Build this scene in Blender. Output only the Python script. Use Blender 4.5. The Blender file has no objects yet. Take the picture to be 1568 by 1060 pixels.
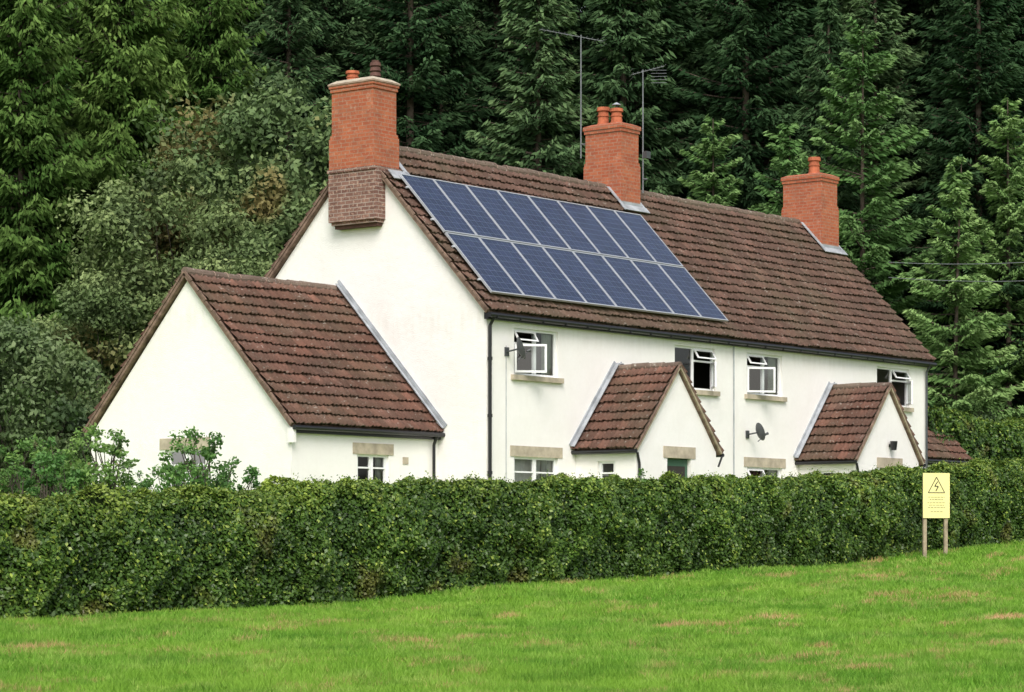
import bpy, math, numpy as np
PI=math.pi
A=math.radians(38.3); SA,CA=math.sin(A),math.cos(A)
DV=np.array([CA,SA]); RV=np.array([SA,-CA])
CAM=-(-0.624*RV+64.0*DV)
def W(r,d): return CAM+r*RV+d*DV
scene=bpy.context.scene
col=scene.collection
# ------------------------------------------------------------------ terrain height
BX=[-60,-21.4,-15.2,-11.2,-5.7,4.2,8.65,14.6,30,60]
BZ=[-1.35,-1.2,-1.17,-.97,-.72,-.49,-.18,.16,.7,1.2]
def base_line(x):
    x=np.asarray(x,float)
    return (np.interp(x-2,BX,BZ)+np.interp(x,BX,BZ)*2+np.interp(x+2,BX,BZ))/4
def sm(t):
    t=np.clip(t,0,1); return t*t*(3-2*t)
def zf(x,y):
    x=np.asarray(x,float); y=np.asarray(y,float)
    b=base_line(x)
    t=sm((-7-y)/33)
    front=b*(1-t)-1.75*t
    s=sm((y+7)/5)
    z=np.where(y<-7,front,b*(1-s)+.4*s)
    d=(x-CAM[0])*CA+(y-CAM[1])*SA
    z=z+75*(1-np.exp(-np.clip(d-97,0,None)/190))
    z=z+.035*np.sin(x*.7+1.3)*np.sin(y*.55)+.02*np.sin(x*1.9)*np.sin(y*1.6+2)
    return z
# ------------------------------------------------------------------ materials
def newmat(name):
    m=bpy.data.materials.new(name); m.use_nodes=True
    nt=m.node_tree; nt.nodes.clear()
    out=nt.nodes.new('ShaderNodeOutputMaterial')
    return m,nt,out
def N(nt,t,**k):
    n=nt.nodes.new(t)
    for a,b in k.items(): setattr(n,a,b)
    return n
def principled(nt,out,rough=.7,spec=.3):
    b=N(nt,'ShaderNodeBsdfPrincipled'); b.inputs['Roughness'].default_value=rough
    b.inputs['Specular IOR Level'].default_value=spec
    nt.links.new(b.outputs[0],out.inputs[0]); return b
def c4(c): return (c[0],c[1],c[2],1)
def mix(nt,f,a,b,mode='MIX'):
    n=N(nt,'ShaderNodeMix',data_type='RGBA',blend_type=mode)
    for i,v in ((0,f),(6,a),(7,b)):
        if hasattr(v,'links'): nt.links.new(v,n.inputs[i])
        elif i==0: n.inputs[0].default_value=v
        else: n.inputs[i].default_value=c4(v)
    return n.outputs[2]
def mth(nt,op,a,b):
    n=N(nt,'ShaderNodeMath',operation=op)
    for i,v in ((0,a),(1,b)):
        if hasattr(v,'links'): nt.links.new(v,n.inputs[i])
        else: n.inputs[i].default_value=v
    return n.outputs[0]
def noise(nt,vec,scale,detail=4,rough=.55):
    n=N(nt,'ShaderNodeTexNoise'); n.inputs['Scale'].default_value=scale
    n.inputs['Detail'].default_value=detail; n.inputs['Roughness'].default_value=rough
    if vec is not None: nt.links.new(vec,n.inputs['Vector'])
    return n.outputs['Fac']
def mapped(nt,vec,scale=(1,1,1),rot=0,loc=(0,0,0)):
    m=N(nt,'ShaderNodeMapping'); m.inputs['Scale'].default_value=scale; m.inputs['Rotation'].default_value=(0,0,rot); m.inputs['Location'].default_value=loc
    nt.links.new(vec,m.inputs[0]); return m.outputs[0]
def ramp(nt,fac,stops):
    r=N(nt,'ShaderNodeValToRGB'); e=r.color_ramp.elements
    while len(e)<len(stops): e.new(.5)
    for i,(p,c) in enumerate(stops):
        e[i].position=p; e[i].color=c4(c if hasattr(c,'__len__') else (c,c,c))
    nt.links.new(fac,r.inputs[0]); return r.outputs[0]
def bump(nt,h,b,strength=.3,dist=.02):
    n=N(nt,'ShaderNodeBump'); n.inputs['Strength'].default_value=strength; n.inputs['Distance'].default_value=dist
    nt.links.new(h,n.inputs['Height']); nt.links.new(n.outputs[0],b.inputs['Normal'])
def objco(nt): return N(nt,'ShaderNodeTexCoord').outputs['Object']
def uvco(nt): return N(nt,'ShaderNodeTexCoord').outputs['UV']
def poso(nt): return N(nt,'ShaderNodeNewGeometry').outputs['Position']
def attr(nt,n='rnd'):
    a=N(nt,'ShaderNodeAttribute'); a.attribute_name=n; return a.outputs['Fac']

def m_plain(name,c,rough=.6,spec=.3,var=.12,scale=6,metal=0):
    m,nt,out=newmat(name); b=principled(nt,out,rough,spec); b.inputs['Metallic'].default_value=metal
    o=objco(nt); f=noise(nt,o,scale,5)
    lo=tuple(x*(1-var) for x in c); hi=tuple(min(1,x*(1+var)) for x in c)
    nt.links.new(ramp(nt,f,[(.3,lo),(.7,hi)]),b.inputs['Base Color']); return m
def m_wall():
    m,nt,out=newmat('white_render'); b=principled(nt,out,.9,.1)
    o=objco(nt)
    f1=noise(nt,o,.7,5); f2=noise(nt,o,9,5)
    c=ramp(nt,f1,[(.3,(.84,.81,.775)),(.6,(.885,.865,.835))])
    c=mix(nt,.2,c,ramp(nt,f2,[(.3,(.79,.76,.72)),(.7,(.90,.88,.855))]))
    st=noise(nt,mapped(nt,o,(2.2,2.2,.16)),1.8,5)
    c=mix(nt,ramp(nt,st,[(.56,0),(.80,.12)]),c,(.66,.61,.53))
    sp=N(nt,'ShaderNodeSeparateXYZ'); nt.links.new(o,sp.inputs[0])
    # slight weathering: thin runs just below the gutter line and a little algae low on the wall
    zz=mth(nt,'MULTIPLY',sp.outputs[2],.1)
    e=ramp(nt,zz,[(.08,.35),(.19,.0),(.50,.0),(.57,.22),(.60,0)])
    s2=ramp(nt,noise(nt,mapped(nt,o,(4,4,.6)),1.5,5),[(.45,0),(.68,1)])
    c=mix(nt,mth(nt,'MULTIPLY',e,s2),c,(.55,.51,.42))
    nt.links.new(c,b.inputs['Base Color'])
    h=mth(nt,'ADD',noise(nt,o,38,5,.7),mth(nt,'MULTIPLY',noise(nt,o,2.2,2),1.5))
    bump(nt,h,b,.5,.022); return m
def m_tile(name,c1,c2,lich=.5):
    m,nt,out=newmat(name); b=principled(nt,out,.85,.2)
    p=poso(nt); r=attr(nt)
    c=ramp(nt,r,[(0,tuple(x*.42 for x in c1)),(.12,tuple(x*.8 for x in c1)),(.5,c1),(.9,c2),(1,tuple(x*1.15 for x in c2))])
    f=noise(nt,p,1.3,5); c=mix(nt,ramp(nt,f,[(.38,0),(.68,.6)]),c,(.105,.072,.058))
    f=noise(nt,p,.45,5); c=mix(nt,ramp(nt,f,[(.45,0),(.70,.45)]),c,(.13,.115,.075))
    v=noise(nt,p,9,4,.7); c=mix(nt,ramp(nt,v,[(.60,0),(.68,lich)]),c,(.42,.38,.33))
    v=noise(nt,p,22,3,.7); c=mix(nt,ramp(nt,v,[(.52,0),(.72,.5)]),c,(.05,.032,.027))
    nt.links.new(c,b.inputs['Base Color']); bump(nt,noise(nt,p,30,4),b,.4,.02); return m
def m_brick(name,a,b2,mort,dirty=.2):
    m,nt,out=newmat(name); b=principled(nt,out,.85,.2)
    u=uvco(nt)
    t=N(nt,'ShaderNodeTexBrick'); nt.links.new(u,t.inputs['Vector'])
    t.inputs['Scale'].default_value=1; t.inputs['Brick Width'].default_value=.27; t.inputs['Row Height'].default_value=.098
    t.inputs['Mortar Size'].default_value=.010; t.inputs['Color1'].default_value=c4(a); t.inputs['Color2'].default_value=c4(b2)
    t.inputs['Mortar'].default_value=c4(mort); t.inputs['Bias'].default_value=-.1
    o=objco(nt); f=noise(nt,o,2.3,5)
    c=mix(nt,ramp(nt,f,[(.42,0),(.72,dirty)]),t.outputs['Color'],(.13,.07,.055))
    f=noise(nt,o,14,4); c=mix(nt,ramp(nt,f,[(.54,0),(.70,dirty)]),c,(.55,.36,.27))
    nt.links.new(c,b.inputs['Base Color']); bump(nt,t.outputs['Fac'],b,-.7,.015); return m
def m_solar():
    m,nt,out=newmat('solar_cells'); b=principled(nt,out,.14,.45)
    u=uvco(nt)
    t=N(nt,'ShaderNodeTexBrick'); nt.links.new(u,t.inputs['Vector']); t.offset=0
    t.inputs['Scale'].default_value=1; t.inputs['Brick Width'].default_value=1.3125/6; t.inputs['Row Height'].default_value=2.2/10
    t.inputs['Mortar Size'].default_value=.0055; t.inputs['Color1'].default_value=(.009,.018,.050,1); t.inputs['Color2'].default_value=(.017,.030,.076,1)
    t.inputs['Mortar'].default_value=(.09,.12,.18,1)
    v=N(nt,'ShaderNodeTexVoronoi'); v.inputs['Scale'].default_value=30; nt.links.new(u,v.inputs['Vector'])
    c=mix(nt,.15,t.outputs['Color'],v.outputs['Color'],'SOFT_LIGHT')
    w=N(nt,'ShaderNodeSeparateXYZ'); nt.links.new(u,w.inputs[0])
    mm=N(nt,'ShaderNodeMath',operation='MODULO'); nt.links.new(w.outputs[0],mm.inputs[0]); mm.inputs[1].default_value=1.3125/12
    lt=N(nt,'ShaderNodeMath',operation='LESS_THAN'); nt.links.new(mm.outputs[0],lt.inputs[0]); lt.inputs[1].default_value=.005
    mu=N(nt,'ShaderNodeMath',operation='MULTIPLY'); nt.links.new(lt.outputs[0],mu.inputs[0]); mu.inputs[1].default_value=.3
    c=mix(nt,mu.outputs[0],c,(.16,.19,.26))
    f=noise(nt,u,.6,3); c=mix(nt,ramp(nt,f,[(.35,0),(.7,.35)]),c,(.035,.05,.10))
    nt.links.new(c,b.inputs['Base Color']); return m
def m_glass():
    m,nt,out=newmat('window_glass')
    tr=N(nt,'ShaderNodeBsdfTransparent'); tr.inputs[0].default_value=(.75,.8,.8,1)
    gl=N(nt,'ShaderNodeBsdfGlossy'); gl.inputs['Roughness'].default_value=.03
    fr=N(nt,'ShaderNodeFresnel'); fr.inputs[0].default_value=1.5
    ad=N(nt,'ShaderNodeMath',operation='ADD'); ad.inputs[1].default_value=.06; nt.links.new(fr.outputs[0],ad.inputs[0])
    mx=N(nt,'ShaderNodeMixShader'); nt.links.new(ad.outputs[0],mx.inputs[0]); nt.links.new(tr.outputs[0],mx.inputs[1]); nt.links.new(gl.outputs[0],mx.inputs[2])
    nt.links.new(mx.outputs[0],out.inputs[0]); return m
def m_leaf(name,dark,mid,light,trans=.25,rough=.55,spec=.25,big=.25,bigamt=.5,brown=None,vr=(.7,1.3),hr=.015):
    m,nt,out=newmat(name)
    r=attr(nt); c=ramp(nt,r,[(0,dark),(.5,mid),(1,light)])
    p=poso(nt); f=noise(nt,p,big,3)
    c=mix(nt,ramp(nt,f,[(.35,bigamt),(.65,0)]),c,tuple(x*.8 for x in dark))
    oi=N(nt,'ShaderNodeObjectInfo')
    hs=N(nt,'ShaderNodeHueSaturation'); nt.links.new(c,hs.inputs['Color'])
    mr=N(nt,'ShaderNodeMapRange'); nt.links.new(oi.outputs['Random'],mr.inputs[0]); mr.inputs[3].default_value=vr[0]; mr.inputs[4].default_value=vr[1]
    nt.links.new(mr.outputs[0],hs.inputs['Value'])
    mh=N(nt,'ShaderNodeMapRange'); nt.links.new(oi.outputs['Random'],mh.inputs[0]); mh.inputs[3].default_value=.5+hr; mh.inputs[4].default_value=.5-hr
    nt.links.new(mh.outputs[0],hs.inputs['Hue'])
    c=hs.outputs[0]
    if brown:
        f=noise(nt,p,brown[1],3); c=mix(nt,ramp(nt,f,[(brown[2],0),(brown[2]+.08,brown[3])]),c,brown[0])
    if trans<=0:
        b=N(nt,'ShaderNodeBsdfDiffuse'); nt.links.new(c,b.inputs[0]); nt.links.new(b.outputs[0],out.inputs[0]); return m
    b=N(nt,'ShaderNodeBsdfPrincipled'); b.inputs['Roughness'].default_value=rough; b.inputs['Specular IOR Level'].default_value=spec
    nt.links.new(c,b.inputs['Base Color'])
    t=N(nt,'ShaderNodeBsdfTranslucent'); nt.links.new(c,t.inputs[0])
    mx=N(nt,'ShaderNodeMixShader'); mx.inputs[0].default_value=trans
    nt.links.new(b.outputs[0],mx.inputs[1]); nt.links.new(t.outputs[0],mx.inputs[2]); nt.links.new(mx.outputs[0],out.inputs[0]); return m
def grass_patches(nt,c):
    p=poso(nt)
    f=noise(nt,p,.20,5,.6); c=mix(nt,ramp(nt,f,[(.40,0),(.60,.75)]),c,(.235,.40,.05))
    f=noise(nt,p,1.0,5,.6); c=mix(nt,ramp(nt,f,[(.47,0),(.62,.6)]),c,(.08,.21,.022))
    rt=PI/2-A
    q=mapped(nt,p,(1.0,1.9,1),rt)
    f=noise(nt,q,.9,5,.65); c=mix(nt,ramp(nt,f,[(.52,0),(.64,.65)]),c,(.34,.46,.11))
    q=mapped(nt,p,(.9,2.4,1),rt,(3.3,1.7,0))
    f=noise(nt,q,.55,7,.68); c=mix(nt,ramp(nt,f,[(.565,0),(.60,.5),(.66,.95)]),c,(.52,.34,.18))
    f=noise(nt,q,1.9,5,.68); c=mix(nt,ramp(nt,f,[(.635,0),(.68,.6)]),c,(.46,.32,.16))
    return c
def m_ground():
    m,nt,out=newmat('grass_ground'); b=principled(nt,out,.95,.05)
    c=grass_patches(nt,(.12,.265,.03))
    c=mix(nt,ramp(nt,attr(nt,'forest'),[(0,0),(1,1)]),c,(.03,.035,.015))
    nt.links.new(c,b.inputs['Base Color']); bump(nt,noise(nt,poso(nt),8,5),b,.5,.05); return m
def m_blade():
    m,nt,out=newmat('grass_blades')
    c=ramp(nt,attr(nt),[(0,(.075,.185,.015)),(.6,(.165,.355,.035)),(1,(.31,.50,.09))])
    c=grass_patches(nt,c)
    b=N(nt,'ShaderNodeBsdfPrincipled'); b.inputs['Roughness'].default_value=.6; b.inputs['Specular IOR Level'].default_value=.15
    nt.links.new(c,b.inputs['Base Color'])
    t=N(nt,'ShaderNodeBsdfTranslucent'); nt.links.new(c,t.inputs[0])
    mx=N(nt,'ShaderNodeMixShader'); mx.inputs[0].default_value=.3
    nt.links.new(b.outputs[0],mx.inputs[1]); nt.links.new(t.outputs[0],mx.inputs[2]); nt.links.new(mx.outputs[0],out.inputs[0]); return m

WALL=m_wall()
TILE=m_tile('brown_roof_tile',(.152,.088,.070),(.185,.104,.081),.5)
TILE2=m_tile('red_brown_roof_tile',(.168,.087,.065),(.215,.105,.077),.55)
RIDGE=m_tile('ridge_tile',(.17,.125,.10),(.20,.15,.12),.95)
BRICK=m_brick('red_brick',(.36,.092,.045),(.44,.135,.065),(.33,.19,.13),.35)
OLDB=m_brick('old_dark_brick',(.15,.075,.062),(.26,.14,.11),(.36,.30,.26),.65)
LEAD=m_plain('lead_flashing',(.34,.36,.385),.5,.4,.3,3)
MORT=m_plain('mortar',(.32,.23,.18),.9,.1,.4,5)
VERG=m_plain('verge_mortar',(.19,.13,.10),.9,.1,.5,5)
BLACK=m_plain('black_plastic',(.012,.012,.014),.35,.5,.2)
UPVC=m_plain('white_frame',(.82,.82,.82),.35,.5,.03)
STONE=m_plain('lintel_stone',(.44,.38,.29),.85,.2,.25,4)
POT=m_plain('terracotta_pot',(.40,.12,.06),.75,.2,.3,6)
POTD=m_plain('dark_pot',(.10,.05,.04),.7,.2,.3,6)
CURT=m_plain('cream_curtain',(.70,.69,.60),.9,.1,.1)
DARKI=m_plain('dark_interior',(.05,.045,.04),.9,.1,.1)
ALU=m_plain('aluminium',(.55,.57,.60),.4,.5,.05,3,.5)
SOLAR=m_solar(); GLASS=m_glass()
GREY=m_plain('grey_metal',(.06,.065,.07),.5,.5,.2)
MAST=m_plain('galvanised_metal',(.15,.16,.17),.5,.5,.2)
WOOD=m_plain('weathered_post',(.33,.27,.19),.85,.2,.3,9)
YEL=m_plain('sign_yellow',(.80,.72,.32),.5,.4,.06,4)
INK=m_plain('sign_black',(.03,.03,.03),.6,.3,.1)
BARK=m_plain('bark',(.085,.068,.052),.95,.1,.4,4)
BARKG=m_plain('grey_bark',(.075,.065,.052),.95,.1,.4,4)
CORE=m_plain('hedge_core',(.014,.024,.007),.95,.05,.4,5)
DOOR=m_plain('green_door',(.05,.12,.07),.5,.4,.1)
L_HEDGE=m_leaf('hedge_leaves',(.020,.048,.009),(.078,.155,.022),(.32,.42,.07),.2,.42,.4,.45,.4,((.20,.145,.045),.7,.60,.4),(.98,1.12),.004)
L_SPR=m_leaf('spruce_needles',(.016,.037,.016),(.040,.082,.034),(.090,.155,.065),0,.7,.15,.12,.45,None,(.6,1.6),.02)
L_CYP=m_leaf('bright_conifer_needles',(.024,.052,.012),(.070,.135,.030),(.16,.25,.065),0,.7,.15,.2,.4)
L_LAR=m_leaf('larch_needles',(.06,.12,.035),(.125,.225,.070),(.23,.35,.125),0,.7,.15,.25,.1,None,(.75,1.25))
L_DEC=m_leaf('broadleaf_leaves',(.046,.076,.028),(.120,.182,.066),(.235,.305,.12),.15,.6,.2,.22,.25,((.29,.18,.07),.25,.60,.5),(.85,1.25))
L_SHR=m_leaf('shrub_leaves',(.055,.095,.035),(.13,.195,.075),(.23,.30,.13),.2,.55,.3,.3,.3)
L_BUSH=m_leaf('garden_bush_leaves',(.045,.11,.025),(.110,.235,.055),(.23,.38,.10),.3,.5,.3,.8,.25,((.38,.16,.18),2.5,.66,.6),(.9,1.2))

# ------------------------------------------------------------------ mesh helpers
def finish(me,name,parent=None,smooth=False):
    o=bpy.data.objects.new(name,me); col.objects.link(o)
    if parent is not None: o.parent=parent
    return o
def empty(name,loc=(0,0,0)):
    e=bpy.data.objects.new(name,None); e.empty_display_size=.5; col.objects.link(e); return e
class MB:
    def __init__(s): s.V=[];s.F=[];s.M=[];s.U=[];s.mats=[]
    def mi(s,m):
        if m not in s.mats: s.mats.append(m)
        return s.mats.index(m)
    def poly(s,pts,mat,T=None):
        P=np.array(pts,float)
        n=np.zeros(3)
        for i in range(len(P)): n+=np.cross(P[i],P[(i+1)%len(P)])
        k=int(np.argmax(np.abs(n)))
        uv=P[:,[1,2]] if k==0 else (P[:,[0,2]] if k==1 else P[:,[0,1]])
        b=len(s.V)
        for p in P: s.V.append(tuple(T(*p)) if T else tuple(p))
        s.F.append(list(range(b,b+len(P)))); s.M.append(s.mi(mat)); s.U.extend(uv.tolist())
    def box(s,x0,x1,y0,y1,z0,z1,mat,T=None):
        a=[(x0,y0,z0),(x1,y0,z0),(x1,y1,z0),(x0,y1,z0),(x0,y0,z1),(x1,y0,z1),(x1,y1,z1),(x0,y1,z1)]
        for f in ((3,2,1,0),(4,5,6,7),(0,1,5,4),(1,2,6,5),(2,3,7,6),(3,0,4,7)): s.poly([a[i] for i in f],mat,T)
    def frustum(s,x0,x1,y0,y1,z0,z1,ins,mat):
        a=[(x0,y0,z0),(x1,y0,z0),(x1,y1,z0),(x0,y1,z0),(x0+ins,y0+ins,z1),(x1-ins,y0+ins,z1),(x1-ins,y1-ins,z1),(x0+ins,y1-ins,z1)]
        for f in ((4,5,6,7),(0,1,5,4),(1,2,6,5),(2,3,7,6),(3,0,4,7)): s.poly([a[i] for i in f],mat)
    def cyl(s,p0,p1,r0,r1,mat,n=12,caps=True):
        p0=np.array(p0,float);p1=np.array(p1,float);d=p1-p0;d/=np.linalg.norm(d)
        a=np.cross(d,[0,0,1] if abs(d[2])<.9 else [1,0,0]);a/=np.linalg.norm(a);b=np.cross(d,a)
        r=[]
        for i in range(n):
            t=2*PI*i/n; v=a*math.cos(t)+b*math.sin(t); r.append((p0+v*r0,p1+v*r1))
        for i in range(n):
            j=(i+1)%n; s.poly([r[i][0],r[j][0],r[j][1],r[i][1]],mat)
        if caps: s.poly([q[0] for q in r],mat); s.poly([q[1] for q in r],mat)
    def obj(s,name,parent=None,bevel=0,smooth=False):
        me=bpy.data.meshes.new(name); me.from_pydata(s.V,[],s.F)
        for m in s.mats: me.materials.append(m)
        me.polygons.foreach_set('material_index',s.M)
        uv=me.uv_layers.new(name='UVMap'); uv.data.foreach_set('uv',np.array(s.U).ravel())
        me.update(); o=finish(me,name,parent)
        if bevel:
            import bmesh
            bm=bmesh.new(); bm.from_mesh(me); bmesh.ops.remove_doubles(bm,verts=bm.verts,dist=.0005); bm.to_mesh(me); bm.free()
            md=o.modifiers.new('bevel','BEVEL'); md.width=bevel; md.segments=2; md.limit_method='ANGLE'
        return o
def np_mesh(name,V,quads,mats,midx=None,rnd=None,extra=None):
    me=bpy.data.meshes.new(name)
    nf,k=quads.shape
    me.vertices.add(len(V)); me.vertices.foreach_set('co',V.astype(np.float32).ravel())
    me.loops.add(nf*k); me.loops.foreach_set('vertex_index',quads.astype(np.int32).ravel())
    me.polygons.add(nf); me.polygons.foreach_set('loop_start',np.arange(0,nf*k,k,dtype=np.int32))
    for m in mats: me.materials.append(m)
    if midx is not None: me.polygons.foreach_set('material_index',midx.astype(np.int32))
    me.update(calc_edges=True)
    if rnd is not None:
        a=me.attributes.new('rnd','FLOAT','FACE'); a.data.foreach_set('value',rnd.astype(np.float32))
    return me
def nrm(a): return a/np.maximum(np.linalg.norm(a,axis=1,keepdims=True),1e-9)
def cards(P,Ad,L,Wd,g):
    n=len(P); Ad=nrm(Ad); B=nrm(np.cross(Ad,g.normal(size=(n,3))))
    L=np.broadcast_to(np.asarray(L,float),(n,))[:,None]; Wd=np.broadcast_to(np.asarray(Wd,float),(n,))[:,None]
    V=np.stack([P-Ad*L,P+B*Wd-Ad*L*.1,P+Ad*L,P-B*Wd-Ad*L*.1],1).reshape(-1,3)
    Q=np.arange(n*4).reshape(n,4); return V,Q
def cards_n(P,Nn,L,Wd,g):
    n=len(P); Nn=nrm(Nn); Ad=nrm(np.cross(Nn,g.normal(size=(n,3)))); B=np.cross(Nn,Ad)
    L=np.broadcast_to(np.asarray(L,float),(n,))[:,None]; Wd=np.broadcast_to(np.asarray(Wd,float),(n,))[:,None]
    V=np.stack([P-Ad*L,P+B*Wd,P+Ad*L,P-B*Wd],1).reshape(-1,3)
    return V,np.arange(n*4).reshape(n,4)
def tube(pts,rad,n=6):
    pts=np.array(pts,float); V=[];Q=[]
    for i,p in enumerate(pts):
        d=pts[min(i+1,len(pts)-1)]-pts[max(i-1,0)]; d/=np.linalg.norm(d)+1e-9
        a=np.cross(d,[0,0,1] if abs(d[2])<.9 else [1,0,0]);a/=np.linalg.norm(a);b=np.cross(d,a)
        t=np.arange(n)*2*PI/n; V.append(p+rad[i]*(np.cos(t)[:,None]*a+np.sin(t)[:,None]*b))
    V=np.concatenate(V)
    for i in range(len(pts)-1):
        for j in range(n):
            k=(j+1)%n; Q.append((i*n+j,i*n+k,(i+1)*n+k,(i+1)*n+j))
    return V,np.array(Q)
class Acc:
    def __init__(s): s.V=[];s.Q=[];s.m=[];s.r=[];s.o=0
    def add(s,V,Q,m,r):
        s.V.append(V); s.Q.append(Q+s.o); s.o+=len(V); s.m.append(np.full(len(Q),m)); s.r.append(np.broadcast_to(r,(len(Q),)))
    def mesh(s,name,mats): return np_mesh(name,np.concatenate(s.V),np.concatenate(s.Q),mats,np.concatenate(s.m),np.concatenate(s.r))

# ------------------------------------------------------------------ ground sheet
def build_ground():
    r=30*np.sinh(np.linspace(-3.4,3.4,230)); d=np.concatenate([np.linspace(-120,-5,24),np.linspace(-3,110,170),np.geomspace(114,900,50)])
    Rr,Dd=np.meshgrid(r,d); X=CAM[0]+Rr*RV[0]+Dd*DV[0]; Y=CAM[1]+Rr*RV[1]+Dd*DV[1]; Z=zf(X,Y)
    V=np.stack([X,Y,Z],-1).reshape(-1,3); nr=len(r); nd=len(d)
    i=np.arange(nd-1)[:,None]*nr+np.arange(nr-1)[None,:]
    Q=np.stack([i,i+1,i+1+nr,i+nr],-1).reshape(-1,4)
    me=np_mesh('ground',V,Q,[m_ground()])
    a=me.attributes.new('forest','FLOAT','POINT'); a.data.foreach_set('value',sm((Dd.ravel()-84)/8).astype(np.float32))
    me.polygons.foreach_set('use_smooth',np.ones(len(Q),bool))
    finish(me,'ground')
build_ground()
def build_grass():
    g=np.random.default_rng(3); n=560000
    d=24*np.exp(g.random(n)*math.log(80/24)); r=(g.random(n)*2-1)*(.235*d+.5)
    x=CAM[0]+r*RV[0]+d*DV[0]; y=CAM[1]+r*RV[1]+d*DV[1]
    k=y<-7.0; x,y,d=x[k],y[k],d[k]; n=len(x)
    clump=.5+.5*np.sin(x*2.1+np.sin(y*1.7)*2)*np.sin(y*2.6+np.sin(x*1.3)*2)
    cl2=np.clip(.5+.5*np.sin(x*5.3+np.sin(y*4.7+x)*2)*np.sin(y*6.1+np.sin(x*3.9)*2),0,1)
    big=np.clip(.5+.5*np.sin(x*.9+np.sin(y*.7)*2.2)*np.sin(y*.8+np.sin(x*.6+1)*2),0,1)
    h=(.02+.035*g.random(n)+.03*clump+.05*cl2*cl2+.03*big*g.random(n))*(1+.006*d); w=.0055*d/24*(.7+.6*g.random(n))
    z=zf(x,y)-.005
    az=g.random(n)*2*PI; lean=g.normal(size=(n,2))*.5*h[:,None]
    P=np.stack([x,y,z],1); S=np.stack([np.cos(az)*w,np.sin(az)*w,np.zeros(n)],1)
    T=P+np.stack([lean[:,0],lean[:,1],h],1)
    V=np.stack([P-S,P+S,T],1).reshape(-1,3)
    rn=np.clip(g.random(n)*.6+clump*.15+cl2*.25+big*.2-.08,0,1)
    me=np_mesh('lawn_grass',V,np.arange(n*3).reshape(n,3),[m_blade()],None,rn); finish(me,'lawn_grass')
build_grass()

# ------------------------------------------------------------------ HOUSE
house=empty('white_semi_detached_house')
def V3(*a): return np.array(a,float)
def slopeT(O,U,S):
    O=V3(*O);U=V3(*U)/np.linalg.norm(U);S=V3(*S)/np.linalg.norm(S);Nn=np.cross(U,S)
    if Nn[2]<0: Nn=-Nn
    return lambda u,s,n:O+U*u+S*s+Nn*n
def tiles(name,O,U,S,Lu,Ls,mat,seed,cs=.345,cw=.30):
    g=np.random.default_rng(seed); T=slopeT(O,U,S)
    ncol=max(2,round(Lu/cw)); nk=max(2,round(Ls/cs)); sub=8; nu=ncol*sub+1
    u=np.linspace(0,Lu,nu); ph=(np.arange(nu)%sub)/sub
    prof=.060*np.exp(-(np.minimum(ph,1-ph)/.15)**2)+.036*np.exp(-((ph-.5)/.11)**2)
    tcol=np.minimum(np.arange(nu)//sub,ncol-1)
    rows=[];kind=[]
    O=T(0,0,0);Ux=T(1,0,0)-O;Sx=T(0,1,0)-O;Nx=T(0,0,1)-O
    def row(s,l): return O+u[:,None]*Ux+np.asarray(s).reshape(-1,1)*Sx+np.asarray(l).reshape(-1,1)*Nx
    step=Ls/nk
    for k in range(nk):
        j=g.normal(size=ncol)*.009; js=g.normal(size=ncol)*.012
        wav=.014*np.sin(u*.8+k*.3)+.008*np.sin(u*2.1+k)
        top=.080+prof+j[tcol]+wav
        rows.append(row(np.full(nu,k*step+(.03 if k else .0)),top-.052)); kind.append(k)
        rows.append(row(k*step-.012+js[tcol],top-.024)); kind.append(k)
        rows.append(row(k*step-.012+js[tcol],top)); kind.append(k)
        rows.append(row(np.full(nu,(k+1)*step+.02),.012+prof*.8+wav)); kind.append(k)
    V=np.concatenate(rows); nr=len(rows)
    i=np.arange(nr-1)[:,None]*nu+np.arange(nu-1)[None,:]
    Q=np.stack([i,i+1,i+1+nu,i+nu],-1).reshape(-1,4)
    rn=.15+.85*g.random((nk,ncol))
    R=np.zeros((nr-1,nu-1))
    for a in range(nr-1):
        R[a]=rn[kind[a]][np.arange(nu-1)//sub]*(1 if a%4==2 else .0)  # tile edges and underlaps coloured darkest: painted course shadow plus grime
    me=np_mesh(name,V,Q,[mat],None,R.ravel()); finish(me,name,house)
    mb=MB(); mb.box(.03,Lu-.03,.01,Ls,-.07,-.03,VERG,T); mb.obj('roof_deck',house)
def gable_pts(x,y0,y1,zw,ya,za): return [(x,y0,zw),(x,y1,zw),(x,ya,za)]
def wall_holes(mb,T,a0,a1,z0,z1,holes,dep=.16):
    xs=sorted({a0,a1,*[h[0] for h in holes],*[h[1] for h in holes]}); zs=sorted({z0,z1,*[h[2] for h in holes],*[h[3] for h in holes]})
    for i in range(len(xs)-1):
        for j in range(len(zs)-1):
            cx=(xs[i]+xs[i+1])/2; cz=(zs[j]+zs[j+1])/2
            if any(h[0]<cx<h[1] and h[2]<cz<h[3] for h in holes): continue
            mb.poly([(xs[i],0,zs[j]),(xs[i+1],0,zs[j]),(xs[i+1],0,zs[j+1]),(xs[i],0,zs[j+1])],WALL,T)
    for h in holes:
        a,b,c,d=h
        for q in ([(a,0,c),(a,dep,c),(a,dep,d),(a,0,d)],[(b,0,c),(b,dep,c),(b,dep,d),(b,0,d)],[(a,0,c),(b,0,c),(b,dep,c),(a,dep,c)],[(a,0,d),(b,0,d),(b,dep,d),(a,dep,d)]): mb.poly(q,WALL,T)
def sash(mb,T,w,h,f=.055,th=.045):
    mb.box(0,f,0,th,0,h,UPVC,T); mb.box(w-f,w,0,th,0,h,UPVC,T); mb.box(f,w-f,0,th,0,f,UPVC,T); mb.box(f,w-f,0,th,h-f,h,UPVC,T)
    mb.poly([(f,th/2,f),(w-f,th/2,f),(w-f,th/2,h-f),(f,th/2,h-f)],GLASS,T)
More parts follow.
